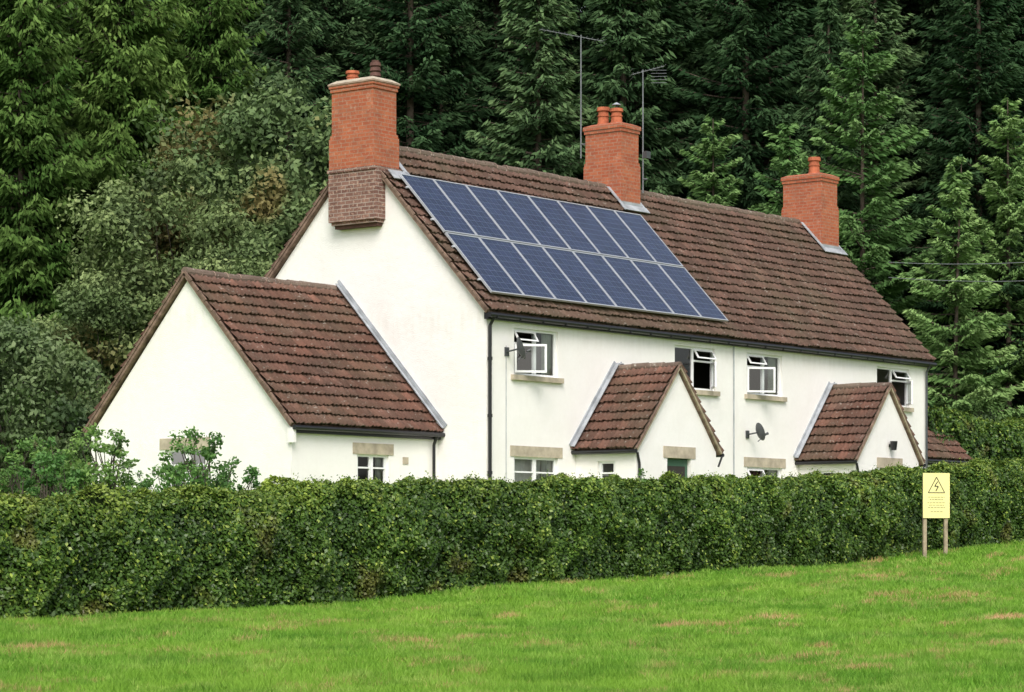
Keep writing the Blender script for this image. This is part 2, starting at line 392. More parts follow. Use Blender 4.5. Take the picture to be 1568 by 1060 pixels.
def window(T,a0,a1,z0,z1,open_side=None,ang=38,curt='R',name='window',sill=True,lint=True,mull=True):
    mb=MB(); f=.06; b0,b1=.07,.13
    mb.box(a0,a1,b0,b1,z0,z0+f,UPVC,T); mb.box(a0,a1,b0,b1,z1-f,z1,UPVC,T)
    mb.box(a0,a0+f,b0,b1,z0+f,z1-f,UPVC,T); mb.box(a1-f,a1,b0,b1,z0+f,z1-f,UPVC,T)
    am=(a0+a1)/2
    panes=[(a0+f,am-f/2,'L'),(am+f/2,a1-f,'R')] if mull else [(a0+f,a1-f,'L')]
    if mull: mb.box(am-f/2,am+f/2,b0,b1,z0+f,z1-f,UPVC,T)
    zm=z0+(z1-z0)*.66
    for p0,p1,s in panes:
        if s==open_side:
            mb.box(p0,p1,b0,b1,zm,zm+.05,UPVC,T)
            w=p1-p0; th=math.radians(ang); hh=zm-z0-f
            if s=='L': T2=lambda a,b,z:T(p0+a*math.cos(th)+b*math.sin(th),b0-.01-a*math.sin(th)+b*math.cos(th)-.03,z0+f+z)
            else: T2=lambda a,b,z:T(p1-a*math.cos(th)-b*math.sin(th),b0-.01-a*math.sin(th)+b*math.cos(th)-.03,z0+f+z)
            sash(mb,T2,w,hh)
            ph=math.radians(32); hl=z1-f-zm-.05
            T3=lambda a,b,z:T(p0+a,b0-.03-(hl-z)*math.sin(ph)+b,(z1-f)-(hl-z)*math.cos(ph))
            sash(mb,T3,w,hl,.045)
        else:
            mb.box(p0,p0+.035,b0-.01,b1-.01,z0+f,z1-f,UPVC,T); mb.box(p1-.035,p1,b0-.01,b1-.01,z0+f,z1-f,UPVC,T)
            if not open_side: mb.box(p0+.035,p1-.035,b0-.01,b1-.01,zm,zm+.04,UPVC,T)
            mb.poly([(p0,.10,z0+f),(p1,.10,z0+f),(p1,.10,z1-f),(p0,.10,z1-f)],GLASS,T)
    def curtain(c0,c1,zb,b=.20):
        n=24
        for i in range(n):
            u0=c0+(c1-c0)*i/n;u1=c0+(c1-c0)*(i+1)/n
            mb.poly([(u0,b+.03*math.sin(i*1.3),zb),(u1,b+.03*math.sin(i*1.3+1.3),zb),(u1,b+.03*math.sin(i*1.3+1.3),z1),(u0,b+.03*math.sin(i*1.3),z1)],CURT,T)
    if 'R' in curt: curtain(a1-.24*(a1-a0),a1+.05,z0)
    if 'L' in curt: curtain(a0-.05,a0+.2*(a1-a0),z0)
    if 'H' in curt: curtain(a0,a1,z1-.55*(z1-z0),.28)
    if sill: mb.box(a0-.13,a1+.13,-.09,.07,z0-.13,z0-.002,STONE,T)
    mb.obj(name,house)
    if lint:
        m2=MB(); m2.box(a0-.16,a1+.16,-.02,.1,z1+.002,z1+.27,STONE,T); m2.obj('lintel',house)
def FT(c): return lambda a,b,z:(a,c+b,z)     # facing -y
def LT(c): return lambda a,b,z:(c+b,a,z)     # facing -x
L=21.8; D=8.3; YR=4.1; ZR=10.37; SL=1.061
def RZ(y): return 6.02+SL*y
wm=MB()
up=[(1.09,2.9),(8.07,10.02),(11.62,13.45),(18.75,20.7)]
lo=[(1.09,2.9),(11.62,13.45)]
holes=[(a,b,4.30,5.47) for a,b in up]+[(a,b,1.10,2.27) for a,b in lo]
wall_holes(wm,FT(0),0,L,-1,5.80,holes)
wm.poly([(0,0,-1),(0,D,-1),(0,D,5.8),(0,0,5.8)],WALL); wm.poly(gable_pts(0,0,D,5.8,YR,ZR-.14),WALL)
wm.poly([(L,0,-1),(L,D,-1),(L,D,5.8),(L,0,5.8)],WALL); wm.poly(gable_pts(L,0,D,5.8,YR,ZR-.14),WALL)
wm.poly([(0,D,-1),(L,D,-1),(L,D,5.8),(0,D,5.8)],WALL)
wm.obj('walls',house)
im=MB(); 
im.poly([(.1,2.6,-1),(L-.1,2.6,-1),(L-.1,2.6,5.8),(.1,2.6,5.8)],DARKI)
im.poly([(.1,.2,5.75),(L-.1,.2,5.75),(L-.1,2.6,5.75),(.1,2.6,5.75)],DARKI)
im.poly([(.1,.17,3.2),(L-.1,.17,3.2),(L-.1,2.6,3.2),(.1,2.6,3.2)],DARKI); im.obj('interior',house)
window(FT(0),*up[0],4.30,5.47,'L',42,'R',lint=False)
window(FT(0),*up[1],4.30,5.47,'R',40,'',lint=False)
window(FT(0),*up[2],4.30,5.47,'L',40,'R',lint=False)
window(FT(0),*up[3],4.30,5.47,'R',40,'',lint=False)
window(FT(0),*lo[0],1.10,2.27,None,0,'RH')
window(FT(0),*lo[1],1.10,2.27,'L',25,'R')
ov=.14; sl=math.hypot(1,SL); lsf=(YR+.15)*sl
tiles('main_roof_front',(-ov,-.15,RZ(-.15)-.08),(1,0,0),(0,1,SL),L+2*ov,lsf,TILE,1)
bs=(ZR-RZ(-.15))/(D+.2-YR)
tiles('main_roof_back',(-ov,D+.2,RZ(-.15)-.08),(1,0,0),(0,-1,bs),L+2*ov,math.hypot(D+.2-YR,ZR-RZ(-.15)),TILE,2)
def ridge(p0,p1,r=.13,seed=0):
    g=np.random.default_rng(seed); p0=V3(*p0);p1=V3(*p1); ln=np.linalg.norm(p1-p0); n=round(ln/.46); mb=MB()
    for i in range(n):
        a=p0+(p1-p0)*i/n; b=p0+(p1-p0)*((i+1)/n+.02/ln*1); dz=g.normal()*.010
        mb.cyl(a+[0,0,dz],b+[0,0,dz+g.normal()*.006],r,r*.94,RIDGE,12)
        mb.cyl(b-[0,0,.0],b+(p1-p0)/ln*.02,r*1.0,r*1.0,MORT,12)
    o=mb.obj('ridge_tiles',house)
    a=o.data.attributes.new('rnd','FLOAT','FACE'); a.data.foreach_set('value',(.3+.7*np.repeat(g.random(len(o.data.polygons)//14+1),14)[:len(o.data.polygons)]).astype(np.float32))
ridge((-ov,YR,ZR-.07),(L+ov,YR,ZR-.07),.13,1)
vm=MB()
def verge(x,y0,z0,y1,z1):
    T=slopeT((x,y0,z0),(1,0,0),(0,y1-y0,z1-z0)); ln=math.hypot(y1-y0,z1-z0); n=max(2,round(ln/.345))
    vm.box(-.01,.04,0,ln,-.085,-.02,VERG,T)
    for i in range(n): vm.box(-.03,.03,i*ln/n,(i+1)*ln/n-.02,-.015,.04+.012*math.sin(i*2.7),VERG,T)
for x in (-ov,L+ov):
    verge(x,-.15,RZ(-.15)-.06,YR,ZR-.06); verge(x,D+.2,RZ(-.15)-.06,YR,ZR-.06)
gm=MB()
gm.box(0-.1,L+.1,-.135,-.002,5.60,5.77,BLACK)
gm.cyl((-.14,-.2,5.70),(L+.16,-.2,5.68),.068,.068,BLACK,10)
for i in range(24): gm.box(.1+i*.93,.13+i*.93,-.275,-.135,5.62,5.70,BLACK)
gm.cyl((.05,-.2,5.64),(.05,-.07,5.45),.04,.04,BLACK,8); gm.cyl((.05,-.07,5.45),(.05,-.07,.3),.046,.046,BLACK,8)
for z in (4.6,3.2,1.8): gm.cyl((.05,-.07,z),(.05,-.07,z+.08),.062,.062,BLACK,8)
gm.cyl((L-.15,-.2,5.64),(L-.15,-.07,5.45),.035,.035,GREY,8); gm.cyl((L-.15,-.07,5.45),(L-.15,-.07,.3),.035,.035,GREY,8)
gm.cyl((10.9,-.04,5.6),(10.9,-.04,.3),.018,.018,LEAD,6)
gm.cyl((.75,-.02,5.0),(.75,-.02,.5),.010,.010,LEAD,5)
gm.cyl((-.14,D+.25,5.70),(L+.16,D+.25,5.70),.065,.065,BLACK,8)
# extensions
EY0,EY1,EYR,EZR,EZE=1.42,8.48,4.95,6.66,2.90
ew=MB()
es=(EZR-EZE)/(EYR-EY0)
for side in (0,1):
    if side==0: xa,xb=-5.31,0
    else: xa,xb=L,L+5.31
    hol=[(-3.02,-1.86,1.25,2.25)] if side==0 else []
    wall_holes(ew,FT(1.55),xa,xb,-1,2.80,hol)
    xo=xa if side==0 else xb
    if side==0:
        wall_holes(ew,LT(xo),1.55,8.35,-1,2.80,[(4.35,5.75,1.2,2.38)])
    else: ew.poly([(xo,1.55,-1),(xo,8.35,-1),(xo,8.35,2.8),(xo,1.55,2.8)],WALL)
    ew.poly(gable_pts(xo,1.55,8.35,2.8,EYR,EZR-.2),WALL)
    ew.poly([(xa,8.35,-1),(xb,8.35,-1),(xb,8.35,2.8),(xa,8.35,2.8)],WALL)
    x0=xa-.12 if side==0 else xa+.01; ln=5.42
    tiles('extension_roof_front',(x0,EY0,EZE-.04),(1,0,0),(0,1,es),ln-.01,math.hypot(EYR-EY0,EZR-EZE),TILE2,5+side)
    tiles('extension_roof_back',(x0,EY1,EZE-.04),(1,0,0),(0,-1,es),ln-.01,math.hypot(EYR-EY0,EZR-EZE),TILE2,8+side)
    ridge((x0,EYR,EZR-.04),(x0+ln-.02,EYR,EZR-.04),.12,3+side)
    xv=x0 if side==0 else x0+ln
    verge(xv,EY0,EZE-.02,EYR,EZR-.02); verge(xv,EY1,EZE-.02,EYR,EZR-.02)
    gm.box(xa+.02,xb-.02,1.44,1.545,2.68,2.83,BLACK); gm.cyl((xa-.1 if side==0 else xa,1.37,2.80),(xb if side==0 else xb+.1,1.37,2.80),.06,.06,BLACK,10)
ew.box(-5.40,-5.313,1.40,1.60,2.45,2.80,WALL)
ew.obj('extension_walls',house)
im=MB(); im.box(-5.1,-.2,2.2,8.1,-1,2.7,DARKI); im.obj('extension_interior',house)
gm.cyl((-.25,1.37,2.78),(-.25,1.47,2.55),.04,.04,BLACK,8); gm.cyl((-.25,1.47,2.55),(-.25,1.47,.3),.04,.04,BLACK,8)
window(FT(1.55),-3.02,-1.86,1.25,2.25,None,0,'R'); window(LT(-5.31),4.35,5.75,1.2,2.38,None,0,'H')
fm=MB()
T=slopeT((0,EY0,EZE-.02),(-1,0,0),(0,1,es)); fl=math.hypot(EYR-EY0,EZR-EZE)
for i in range(4):
    fm.box(.012,.115+.008*(i%2),fl*i/4,fl*(i+1)/4+.04,.125+.004*i,.145+.004*i,LEAD,T)
fm.box(.004,.03,.0,fl+.1,.166,.25,LEAD,T)
T=slopeT((L,EY0,EZE-.02),(1,0,0),(0,1,es)); fm.box(.012,.16,.0,fl,.13,.15,LEAD,T)
VSTONE=m_plain('painted_verge',(.36,.30,.21),.8,.2,.3,5)
def porch(xc,second=False):
    hw=1.93; zr=4.73; ze=2.52; p=2.0; ps=(zr-ze)/hw; sll=math.hypot(hw,zr-ze)
    mb=MB(); x0,x1=xc-hw+.14,xc+hw-.14; yf=-p+.10
    dh=(xc-.44,xc+.63,.0,2.30)
    wall_holes(mb,FT(yf),x0,x1,-1,2.5,[dh]); mb.poly([(x0,yf,2.5),(x1,yf,2.5),(xc,yf,zr-.10)],WALL)
    wall_holes(mb,LT(x0),yf,0,-1,2.5,[(-1.24,-.68,1.25,2.2)]); mb.poly([(x1,yf,-1),(x1,0,-1),(x1,0,2.5),(x1,yf,2.5)],WALL)
    mb.box(xc-.42,xc+.61,yf+.1,yf+.15,.3,2.28,DOOR); mb.box(xc-.3,xc+.48,yf+.085,yf+.1,1.3,2.1,DARKI)
    mb.box(xc-.62,xc+.82,yf-.02,yf+.08,2.302,2.60,STONE)
    mb.obj('porch_walls',house)
    window(LT(x0),-1.24,-.68,1.25,2.2,None,0,'',lint=False,mull=False)
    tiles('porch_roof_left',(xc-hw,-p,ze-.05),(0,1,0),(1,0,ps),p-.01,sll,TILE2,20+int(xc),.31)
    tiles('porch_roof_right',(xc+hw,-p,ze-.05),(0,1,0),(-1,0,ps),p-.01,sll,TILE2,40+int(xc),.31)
    ridge((xc,-p,zr-.04),(xc,-.01,zr-.04),.10,int(xc))
    for sx in (-1,1):
        T=slopeT((xc+sx*hw,-p,ze-.03),(0,1,0),(-sx,0,ps)); vm.box(-.015,.08,0,sll-.03,-.062,-.003,VSTONE,T); vm.box(-.03,.02,0,sll-.02,.0,.03,VERG,T)
        fm.box(p-.14,p-.012,0,sll+.03,.135,.155,LEAD,T); fm.box(p-.03,p-.004,0,sll+.03,.156,.23,LEAD,T)
        xx=xc+sx*(hw+.03)
        gm.cyl((xx,-p-.02,ze-.09),(xx,0,ze-.09),.05,.05,BLACK,8)
    gm.box(x0-.10,x0-.005,-p+.15,-.02,ze-.14,ze-.04,VSTONE if second else BLACK)
    gm.cyl((x0-.02,-p+.06,ze-.12),(x0+.05,-p+.04,ze-.4),.035,.035,BLACK,8); gm.cyl((x0+.05,-p+.04,ze-.4),(x0+.05,-p+.04,.3),.035,.035,BLACK,8)
    gm.cyl((xc+hw-.03,-p-.02,ze-.12),(xc+hw-.12,-p+.04,ze-.40),.028,.028,BLACK,8)
porch(5.44); porch(16.12,True)
vm.obj('verges',house); gm.obj('gutters_and_downpipes',house)
# chimneys
def pot(mb,x,y,z,h,r,mat):
    mb.cyl((x,y,z),(x,y,z+h*.12),r*1.25,r*1.2,mat,14); mb.cyl((x,y,z+h*.12),(x,y,z+h*.8),r*1.05,r*.92,mat,14)
    mb.cyl((x,y,z+h*.5),(x,y,z+h*.56),r*1.1,r*1.1,mat,14); mb.cyl((x,y,z+h*.8),(x,y,z+h),r*1.2,r*1.15,mat,14)
    mb.cyl((x,y,z+h),(x,y,z+h+.003),r*.85,r*.85,BLACK,14)
def chimney(x0,x1,y0,y1,zb,zt,bands,pale=False):
    mb=MB(); cb=.24
    mb.box(x0,x1,y0,y1,zb,zt-cb,BRICK)
    for z,h,o in bands: mb.box(x0-o,x1+o,y0-o,y1+o,z,z+h,BRICK)
    mb.box(x0-.03,x1+.03,y0-.03,y1+.03,zt-cb,zt-cb+.098,BRICK); mb.box(x0-.055,x1+.055,y0-.055,y1+.055,zt-cb+.098,zt-.03,BRICK)
    e=.075 if pale else .05
    mb.frustum(x0-e,x1+e,y0-e,y1+e,zt-.028,zt+(.07 if pale else .04),.16,STONE if pale else BRICK)
    if pale: mb.box(x0-.075,x1+.075,y0-.075,y1+.075,zt-.07,zt-.03,MORT)
    return mb
mb=chimney(-.32,.58,3.42,4.82,9.6,11.85,[(10.42,.09,.03)],True)
mb.box(-.36,.62,3.36,4.88,9.64,10.42,BRICK); mb.box(-.39,.65,3.30,4.92,9.553,9.64,OLDB)
mb.box(-.36,-.003,3.28,4.90,8.30,9.55,OLDB); mb.box(.003,.62,3.32,4.88,8.9,9.55,OLDB)
mb.box(-.30,-.004,3.33,4.85,8.22,8.298,OLDB); mb.box(-.22,-.005,3.38,4.80,8.14,8.218,POTD)
pot(mb,.12,4.5,11.86,.34,.15,POT)
for i in range(4): mb.cyl((.15,3.75,11.86+i*.13),(.15,3.75,11.95+i*.13),.15,.13,POTD,14); mb.cyl((.15,3.75,11.94+i*.13),(.15,3.75,12.0+i*.13),.10,.10,POTD,12)
mb.obj('end_chimney',house,.008)
fm.box(.62,.72,3.18,3.6,9.30,9.42,LEAD)
Tm=slopeT((0,-.15,RZ(-.15)-.06),(1,0,0),(0,1,SL))
fm.box(.0,.78,(3.30-.10+.15)*sl-.18,(3.30+.15)*sl,.13,.155,LEAD,Tm); fm.box(.63,.76,(3.30+.15)*sl-.1,(4.0+.15)*sl,.13,.155,LEAD,Tm)
mb=chimney(10.47,11.33,3.52,4.78,9.3,12.12,[(10.95,.09,.025)]); mb.box(10.43,11.37,3.48,4.82,9.3,10.95,BRICK)
pot(mb,10.85,4.42,12.14,.54,.16,POT); pot(mb,10.85,3.95,12.14,.46,.16,POT)
mb.cyl((10.85,3.95,12.6),(10.85,3.95,12.74),.03,.03,GREY,6); mb.cyl((10.85,3.95,12.70),(10.85,3.95,12.78),.15,.02,ALU,12)
mb.obj('party_chimney',house,.008)
for x0,x1,yb in ((10.43,11.37,3.48),(20.80,21.85,3.2)):
    fm.box(x0-.14,x1+.14,(yb+.15)*sl-.20,(yb+.15)*sl+.02,.13,.155,LEAD,Tm)
    fm.box(x0-.12,x0-.0,(yb+.15)*sl-.02,(YR+.05)*sl,.13,.157,LEAD,Tm); fm.box(x1+.0,x1+.10,(yb+.15)*sl-.02,(YR+.05)*sl,.13,.157,LEAD,Tm)
    fm.box(x0-.03,x1+.03,yb-.03,yb-.002,RZ(yb)-.1,RZ(yb)+.16,LEAD)
mb=chimney(20.85,21.8,3.24,4.66,8.6,11.82,[(10.75,.09,.025)]); mb.box(20.81,21.84,3.2,4.7,8.6,10.75,BRICK)
pot(mb,21.25,3.75,11.84,.56,.17,POT)
mb.obj('gable_chimney',house,.008)
fm.obj('lead_flashing',house)
mb=MB(); mb.cyl((16.2,-1.91,2.95),(16.2,-2.05,2.98),.05,.05,BLACK); mb.cyl((16.2,-2.05,2.82),(16.2,-2.05,3.08),.08,.11,BLACK,10)
mb.box(-1.35,-1.15,1.53,1.549,2.05,2.22,STONE); mb.obj('porch_lamp',house)

# solar panels
T=slopeT((.22,.16,RZ(.16)-.06),(1,0,0),(0,1,SL)); pa=MB()
cw=1.3125; rh=2.2
for i in range(8):
    for j in range(2):
        u0=i*cw;u1=u0+cw;s0=j*rh;s1=s0+rh;g0=.010;f=.034
        u0+=g0;u1-=g0;s0+=g0+.012;s1-=g0+.012
        pa.box(u0,u1,s0,s0+f,.17,.225,ALU,T);pa.box(u0,u1,s1-f,s1,.17,.225,ALU,T)
        pa.box(u0,u0+f,s0+f,s1-f,.17,.225,ALU,T);pa.box(u1-f,u1,s0+f,s1-f,.17,.225,ALU,T)
        t0,t1,t2,t3=[.215+.002*math.sin(i*3.1+j*5+k*1.9) for k in range(4)]
        pa.poly([(u0+f,s0+f,t0),(u1-f,s0+f,t1),(u1-f,s1-f,t2),(u0+f,s1-f,t3)],SOLAR,T)
        pa.poly([(u0,s0,.175),(u1,s0,.175),(u1,s1,.175),(u0,s1,.175)],BLACK,T)
for s in (.5,1.7,2.7,3.9):
    pa.box(-.05,8*cw+.05,s,s+.05,.13,.168,ALU,T)
pa.obj('solar_panel_array')

# satellite dishes
def dish(name,x,z,sc,ax):
    mb=MB(); c=V3(x,-.36,z)
    ax=V3(*ax); ax/=np.linalg.norm(ax); a=np.cross(ax,[0,0,1]);a/=np.linalg.norm(a);b=np.cross(ax,a)
    R=.27*sc; rings=5;n=18; pr=None
    for k in range(rings+1):
        r=R*k/rings; cur=[c+ax*(.35*r*r/R)+(a*math.cos(2*PI*i/n)*r+b*math.sin(2*PI*i/n)*r*1.08) for i in range(n)]
        if pr is not None:
            for i in range(n): mb.poly([pr[i],pr[(i+1)%n],cur[(i+1)%n],cur[i]],GREY)
        pr=cur
    mb.cyl(c-ax*.02,(x,-.02,z-.05),.022,.022,GREY,8); mb.box(x-.08,x+.08,-.03,-.003,z-.16,z+.06,GREY)
    lnb=c+ax*.34-V3(0,0,.12); mb.cyl(c-V3(0,0,.28*sc),lnb,.014,.014,GREY,6); mb.cyl(lnb,lnb-ax*.1,.04,.03,GREY,8)
    mb.obj(name)
dish('satellite_dish',.78,4.90,1,(.75,-.6,.3)); dish('satellite_dish.001',11.62,3.22,.9,(.85,-.45,.3))
def antenna(x,y,z0,z1,dirv,ln,n,el):
    mb=MB(); mb.cyl((x,y,z0),(x,y,z1),.022,.018,MAST,8)
    d=V3(*dirv);d/=np.linalg.norm(d);s=np.cross(d,[0,0,1]);s/=np.linalg.norm(s); c=V3(x,y,z1-.06)
    mb.cyl(c-d*ln*.35,c+d*ln*.65,.012,.012,MAST,6)
    for i in range(n):
        p=c+d*ln*(-.33+.97*i/(n-1)); mb.cyl(p-s*el/2,p+s*el/2,.007,.007,MAST,5)
    for k in (-1,0,1):
        p=c-d*ln*.36+V3(0,0,k*.12); mb.cyl(p-s*el*.6,p+s*el*.6,.007,.007,MAST,5)
    mb.cyl((x,y,z0+.4),(x+.08,y-.1,z0+.4),.03,.03,GREY,6)
    return mb
m=antenna(10.36,4.86,11.2,14.75,(-.75,.55,.12),1.9,12,.45); m.obj('tv_antenna')
m=antenna(11.45,3.45,10.2,13.75,(.5,-.5,.2),1.0,9,.55)
for k in range(5): m.cyl((11.5,3.2,13.35+k*.09),(11.85,2.9,13.37+k*.09),.007,.007,MAST,5)
m.box(11.42,11.62,3.3,3.42,11.2,11.4,GREY); m.obj('tv_antenna.001')
mb=MB()
for k,(z0,z1) in enumerate(((8.9,10.0),(9.4,10.8))):
    a=W(12.4,86); b=W(24,92); prev=None
    for i in range(21):
        t=i/20; p=V3(a[0]+(b[0]-a[0])*t,a[1]+(b[1]-a[1])*t,z0+(z1-z0)*t-1.1*4*t*(1-t)*.3)
        if prev is not None: mb.cyl(prev,p,.011,.011,MAST,4,False)
        prev=p
mb.obj('overhead_cable')

# warning sign
sp=W(10.55,65.0); zg=float(zf(sp[0],sp[1])); an=math.radians(-51.7+14)
def ST(a,b,z): return (sp[0]+a*math.cos(an)-b*math.sin(an),sp[1]+a*math.sin(an)+b*math.cos(an),z)
mb=MB(); zt=1.86
for a in (-.29,.27): mb.box(a-.045,a+.045,.0,.07,zg-.3,zt-.03,WOOD,ST)
mb.box(-.355,.355,-.03,-.005,zt-1.12,zt,YEL,ST)
def strip(a0,z0,a1,z1,w,off=.033):
    dx,dz=a1-a0,z1-z0; l=math.hypot(dx,dz); nx,nz=-dz/l*w/2,dx/l*w/2
    mb.poly([(a0+nx,-off,z0+nz),(a1+nx,-off,z1+nz),(a1-nx,-off,z1-nz),(a0-nx,-off,z0-nz)],INK,ST)
zc=zt-.12
tri=[(0,zc+.02),(.22,zc-.37),(-.22,zc-.37)]
for i in range(3): strip(*tri[i],*tri[(i+1)%3],.02,.033+.001*i)
for i,q in enumerate(((.03,zc-.09,-.05,zc-.21),(-.05,zc-.205,.05,zc-.215),(.05,zc-.21,-.02,zc-.33))): strip(*q,.022,.0365+.001*i)
for z,w in ((zt-.60,.22),(zt-.66,.18),(zt-.74,.24),(zt-.80,.20),(zt-.86,.23),(zt-.96,.16)):
    a=-w
    while a<w:
        l=.03+.05*abs(math.sin(a*37+z*11)); strip(a,z,min(a+l,w),z,.010); a+=l+.018
mb.obj('warning_sign')

# ------------------------------------------------------------------ hedges
def hedge(name,x0,x1,yf,wd,zb,zt,n,seed,leaf=.045,mat=L_HEDGE,rot=None):
    g=np.random.default_rng(seed)
    ph=g.random(40)*6.28
    K=g.normal(size=(26,2))*[6,6]; K[:8]*=.45; AM=.055/np.sqrt(1+np.linalg.norm(K,axis=1)*.25)
    def lump(x,q):
        o=np.zeros_like(x)
        for i in range(26): o+=AM[i]*np.sin(K[i,0]*x+K[i,1]*q+ph[i])
        return o*.62
    rad=.20
    def surf(x,q,off):
        b=zb(x)-.05; t=zt(x)+.03*np.sin(x*.9+ph[5])+.025*np.sin(x*2.3+ph[6])+.02*np.sin(x*5.7+ph[7])
        h=t-b; y=np.zeros_like(x); z=np.zeros_like(x); ny=np.zeros_like(x); nz=np.zeros_like(x); bt=np.zeros_like(x)
        lean=.22
        f=q<h-rad; y[f]=0; z[f]=q[f]; ny[f]=-1
        q1=q-(h-rad); arc=PI/2*rad; m=(~f)&(q1<arc); th=q1/rad; y[m]=rad-rad*np.cos(th[m]); z[m]=(h[m]-rad)+rad*np.sin(th[m]); ny[m]=-np.cos(th[m]); nz[m]=np.sin(th[m])
        q2=q1-arc; m2=(~f)&(~m)&(q2<wd-2*rad); y[m2]=rad+q2[m2]; z[m2]=h[m2]; nz[m2]=1
        q3=q2-(wd-2*rad); m3=(~f)&(~m)&(~m2); y[m3]=wd; z[m3]=h[m3]-q3[m3]; ny[m3]=1
        fr=f|m
        bt[fr]=(.08*(1-np.clip(z/1.0,0,1))+lean*sm((z-(h-1.0))/1.0))[fr]
        bt[m2]=(lean*(1-q2/(wd-2*rad)))[m2]
        l=lump(x,q)+off
        return x,yf+y+ny*l+bt,b+np.maximum(z,0)+nz*l*.8,ny,nz
    ac=Acc()
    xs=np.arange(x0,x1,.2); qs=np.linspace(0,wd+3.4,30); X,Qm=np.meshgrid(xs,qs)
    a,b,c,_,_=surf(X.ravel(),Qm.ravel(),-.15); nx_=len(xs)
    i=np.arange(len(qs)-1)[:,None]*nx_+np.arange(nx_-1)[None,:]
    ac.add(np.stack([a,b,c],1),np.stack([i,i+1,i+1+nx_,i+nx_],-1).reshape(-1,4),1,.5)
    x=g.uniform(x0,x1,n); hh=zt(x)-zb(x); tot=hh+wd*.9+.5; q=g.random(n)*tot
    off=-np.abs(g.normal(size=n))*.08+.03
    a,b,c,ny,nz=surf(x,q,off)
    P=np.stack([a,b,c],1); Nn=np.stack([np.zeros(n),ny,nz+.45],1)+g.normal(size=(n,3))*.6
    s=leaf*(.6+.7*g.random(n)); V,Q=cards_n(P,Nn,s,s*.62,g)
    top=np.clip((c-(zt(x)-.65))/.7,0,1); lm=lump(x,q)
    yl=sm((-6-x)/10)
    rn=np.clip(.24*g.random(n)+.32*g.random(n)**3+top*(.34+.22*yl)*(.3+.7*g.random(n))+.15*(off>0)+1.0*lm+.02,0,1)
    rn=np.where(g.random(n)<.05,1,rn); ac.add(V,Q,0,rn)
    ns=int((x1-x0)*26); xx=g.uniform(x0,x1,ns); qq=(zt(xx)-zb(xx))*g.uniform(.80,1.0,ns)+g.random(ns)*wd*.7
    a,b,c,ny,nz=surf(xx,qq,np.zeros(ns)); m=8
    ln=g.uniform(.03,.18,ns)
    dirs=nrm(np.stack([g.normal(size=ns)*.4,ny*.4+g.normal(size=ns)*.3,np.ones(ns)],1))
    k=np.tile(np.linspace(0,1,m),ns); Bp=np.repeat(np.stack([a,b,c],1),m,0); Dp=np.repeat(dirs*ln[:,None],m,0)
    P=Bp+Dp*k[:,None]+g.normal(size=(ns*m,3))*.025; V,Q=cards_n(P,g.normal(size=(ns*m,3))+[0,-.5,.6],leaf*.9*(1-.4*k),leaf*.5*(1-.4*k),g)
    ac.add(V,Q,0,np.clip(.4+.55*g.random(ns*m),0,1))
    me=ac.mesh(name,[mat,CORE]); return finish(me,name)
HX=[-60,-21.4,-15.2,-11.2,-5.7,4.2,8.65,14.6,30,60]; HZ=[.5,.72,1.02,1.25,1.36,1.64,1.90,2.30,3.0,3.6]
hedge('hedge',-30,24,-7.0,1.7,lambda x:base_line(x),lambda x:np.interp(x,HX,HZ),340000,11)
h2=hedge('hedge.001',26.0,62,2.0,3.0,lambda x:np.full_like(x,.3),lambda x:4.55+.25*np.sin(x*.35)-.0*x,110000,12,.065)

# ------------------------------------------------------------------ trees
def conifer(name,H,R,seed,mat,gap=.42,droop=.35,dens=1.0,L0=.15,W0=.042,bottom=.06,upper=.35,hang=.7,power=.8,nbr=(5,8),frw=.32,bv=.09):
    g=np.random.default_rng(seed); ac=Acc()
    bend=g.normal(size=2)*.15
    tz=np.linspace(0,1,9); V,Q=tube(np.stack([bend[0]*tz**2,bend[1]*tz**2,tz*H],1),.02+(.0085*H)*(1-tz)**.9,7); ac.add(V,Q,1,.5)
    z=H*bottom
    while z<H*.99:
        f=z/H; rad=R*min(1,(1-f)**power*1.08)*(.75+.45*g.random())
        for b in range(g.integers(*nbr)):
            az=g.random()*2*PI; l=rad*g.uniform(.55,1.2)+.12; zb=z+g.uniform(-.5,.5)*gap
            out=V3(math.cos(az),math.sin(az),0); sd=V3(-math.sin(az),math.cos(az),0)
            s0=-droop*(1-f)+upper*f+g.normal()*.08
            n=int((8+l*l*12+l*26)*dens)
            s=g.random(n)**.65; wv=(frw*l*(1-s*.8)+.08); q=g.uniform(-1,1,n)*wv
            zz=zb+s0*s*l+.16*l*s*s-np.abs(q)*.38-g.random(n)**1.5*.22*hang
            P=np.outer(s*l,out)+np.outer(q,sd); P[:,2]=zz
            Ad=np.outer(g.uniform(.4,1,n),out)+np.outer(np.sign(q)*g.uniform(.1,.9,n),sd); Ad[:,2]-=g.uniform(.1,1.1,n)*hang
            br=g.normal()*bv; V,Q=cards(P,Ad,L0*(.6+.8*g.random(n)),W0*(.7+.6*g.random(n)),g)
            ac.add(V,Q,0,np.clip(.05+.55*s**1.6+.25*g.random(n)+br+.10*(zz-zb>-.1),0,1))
            if l>.8:
                t=np.linspace(0,.9,4); bp=np.outer(t*l,out); bp[:,2]=zb+s0*t*l+.16*l*t*t-.03
                V,Q=tube(bp,.012+.018*l*(1-t)*.6,3); ac.add(V,Q,1,.5)
        z+=gap*g.uniform(.7,1.3)*(1-.45*f)
    return ac.mesh(name,[mat,BARK])
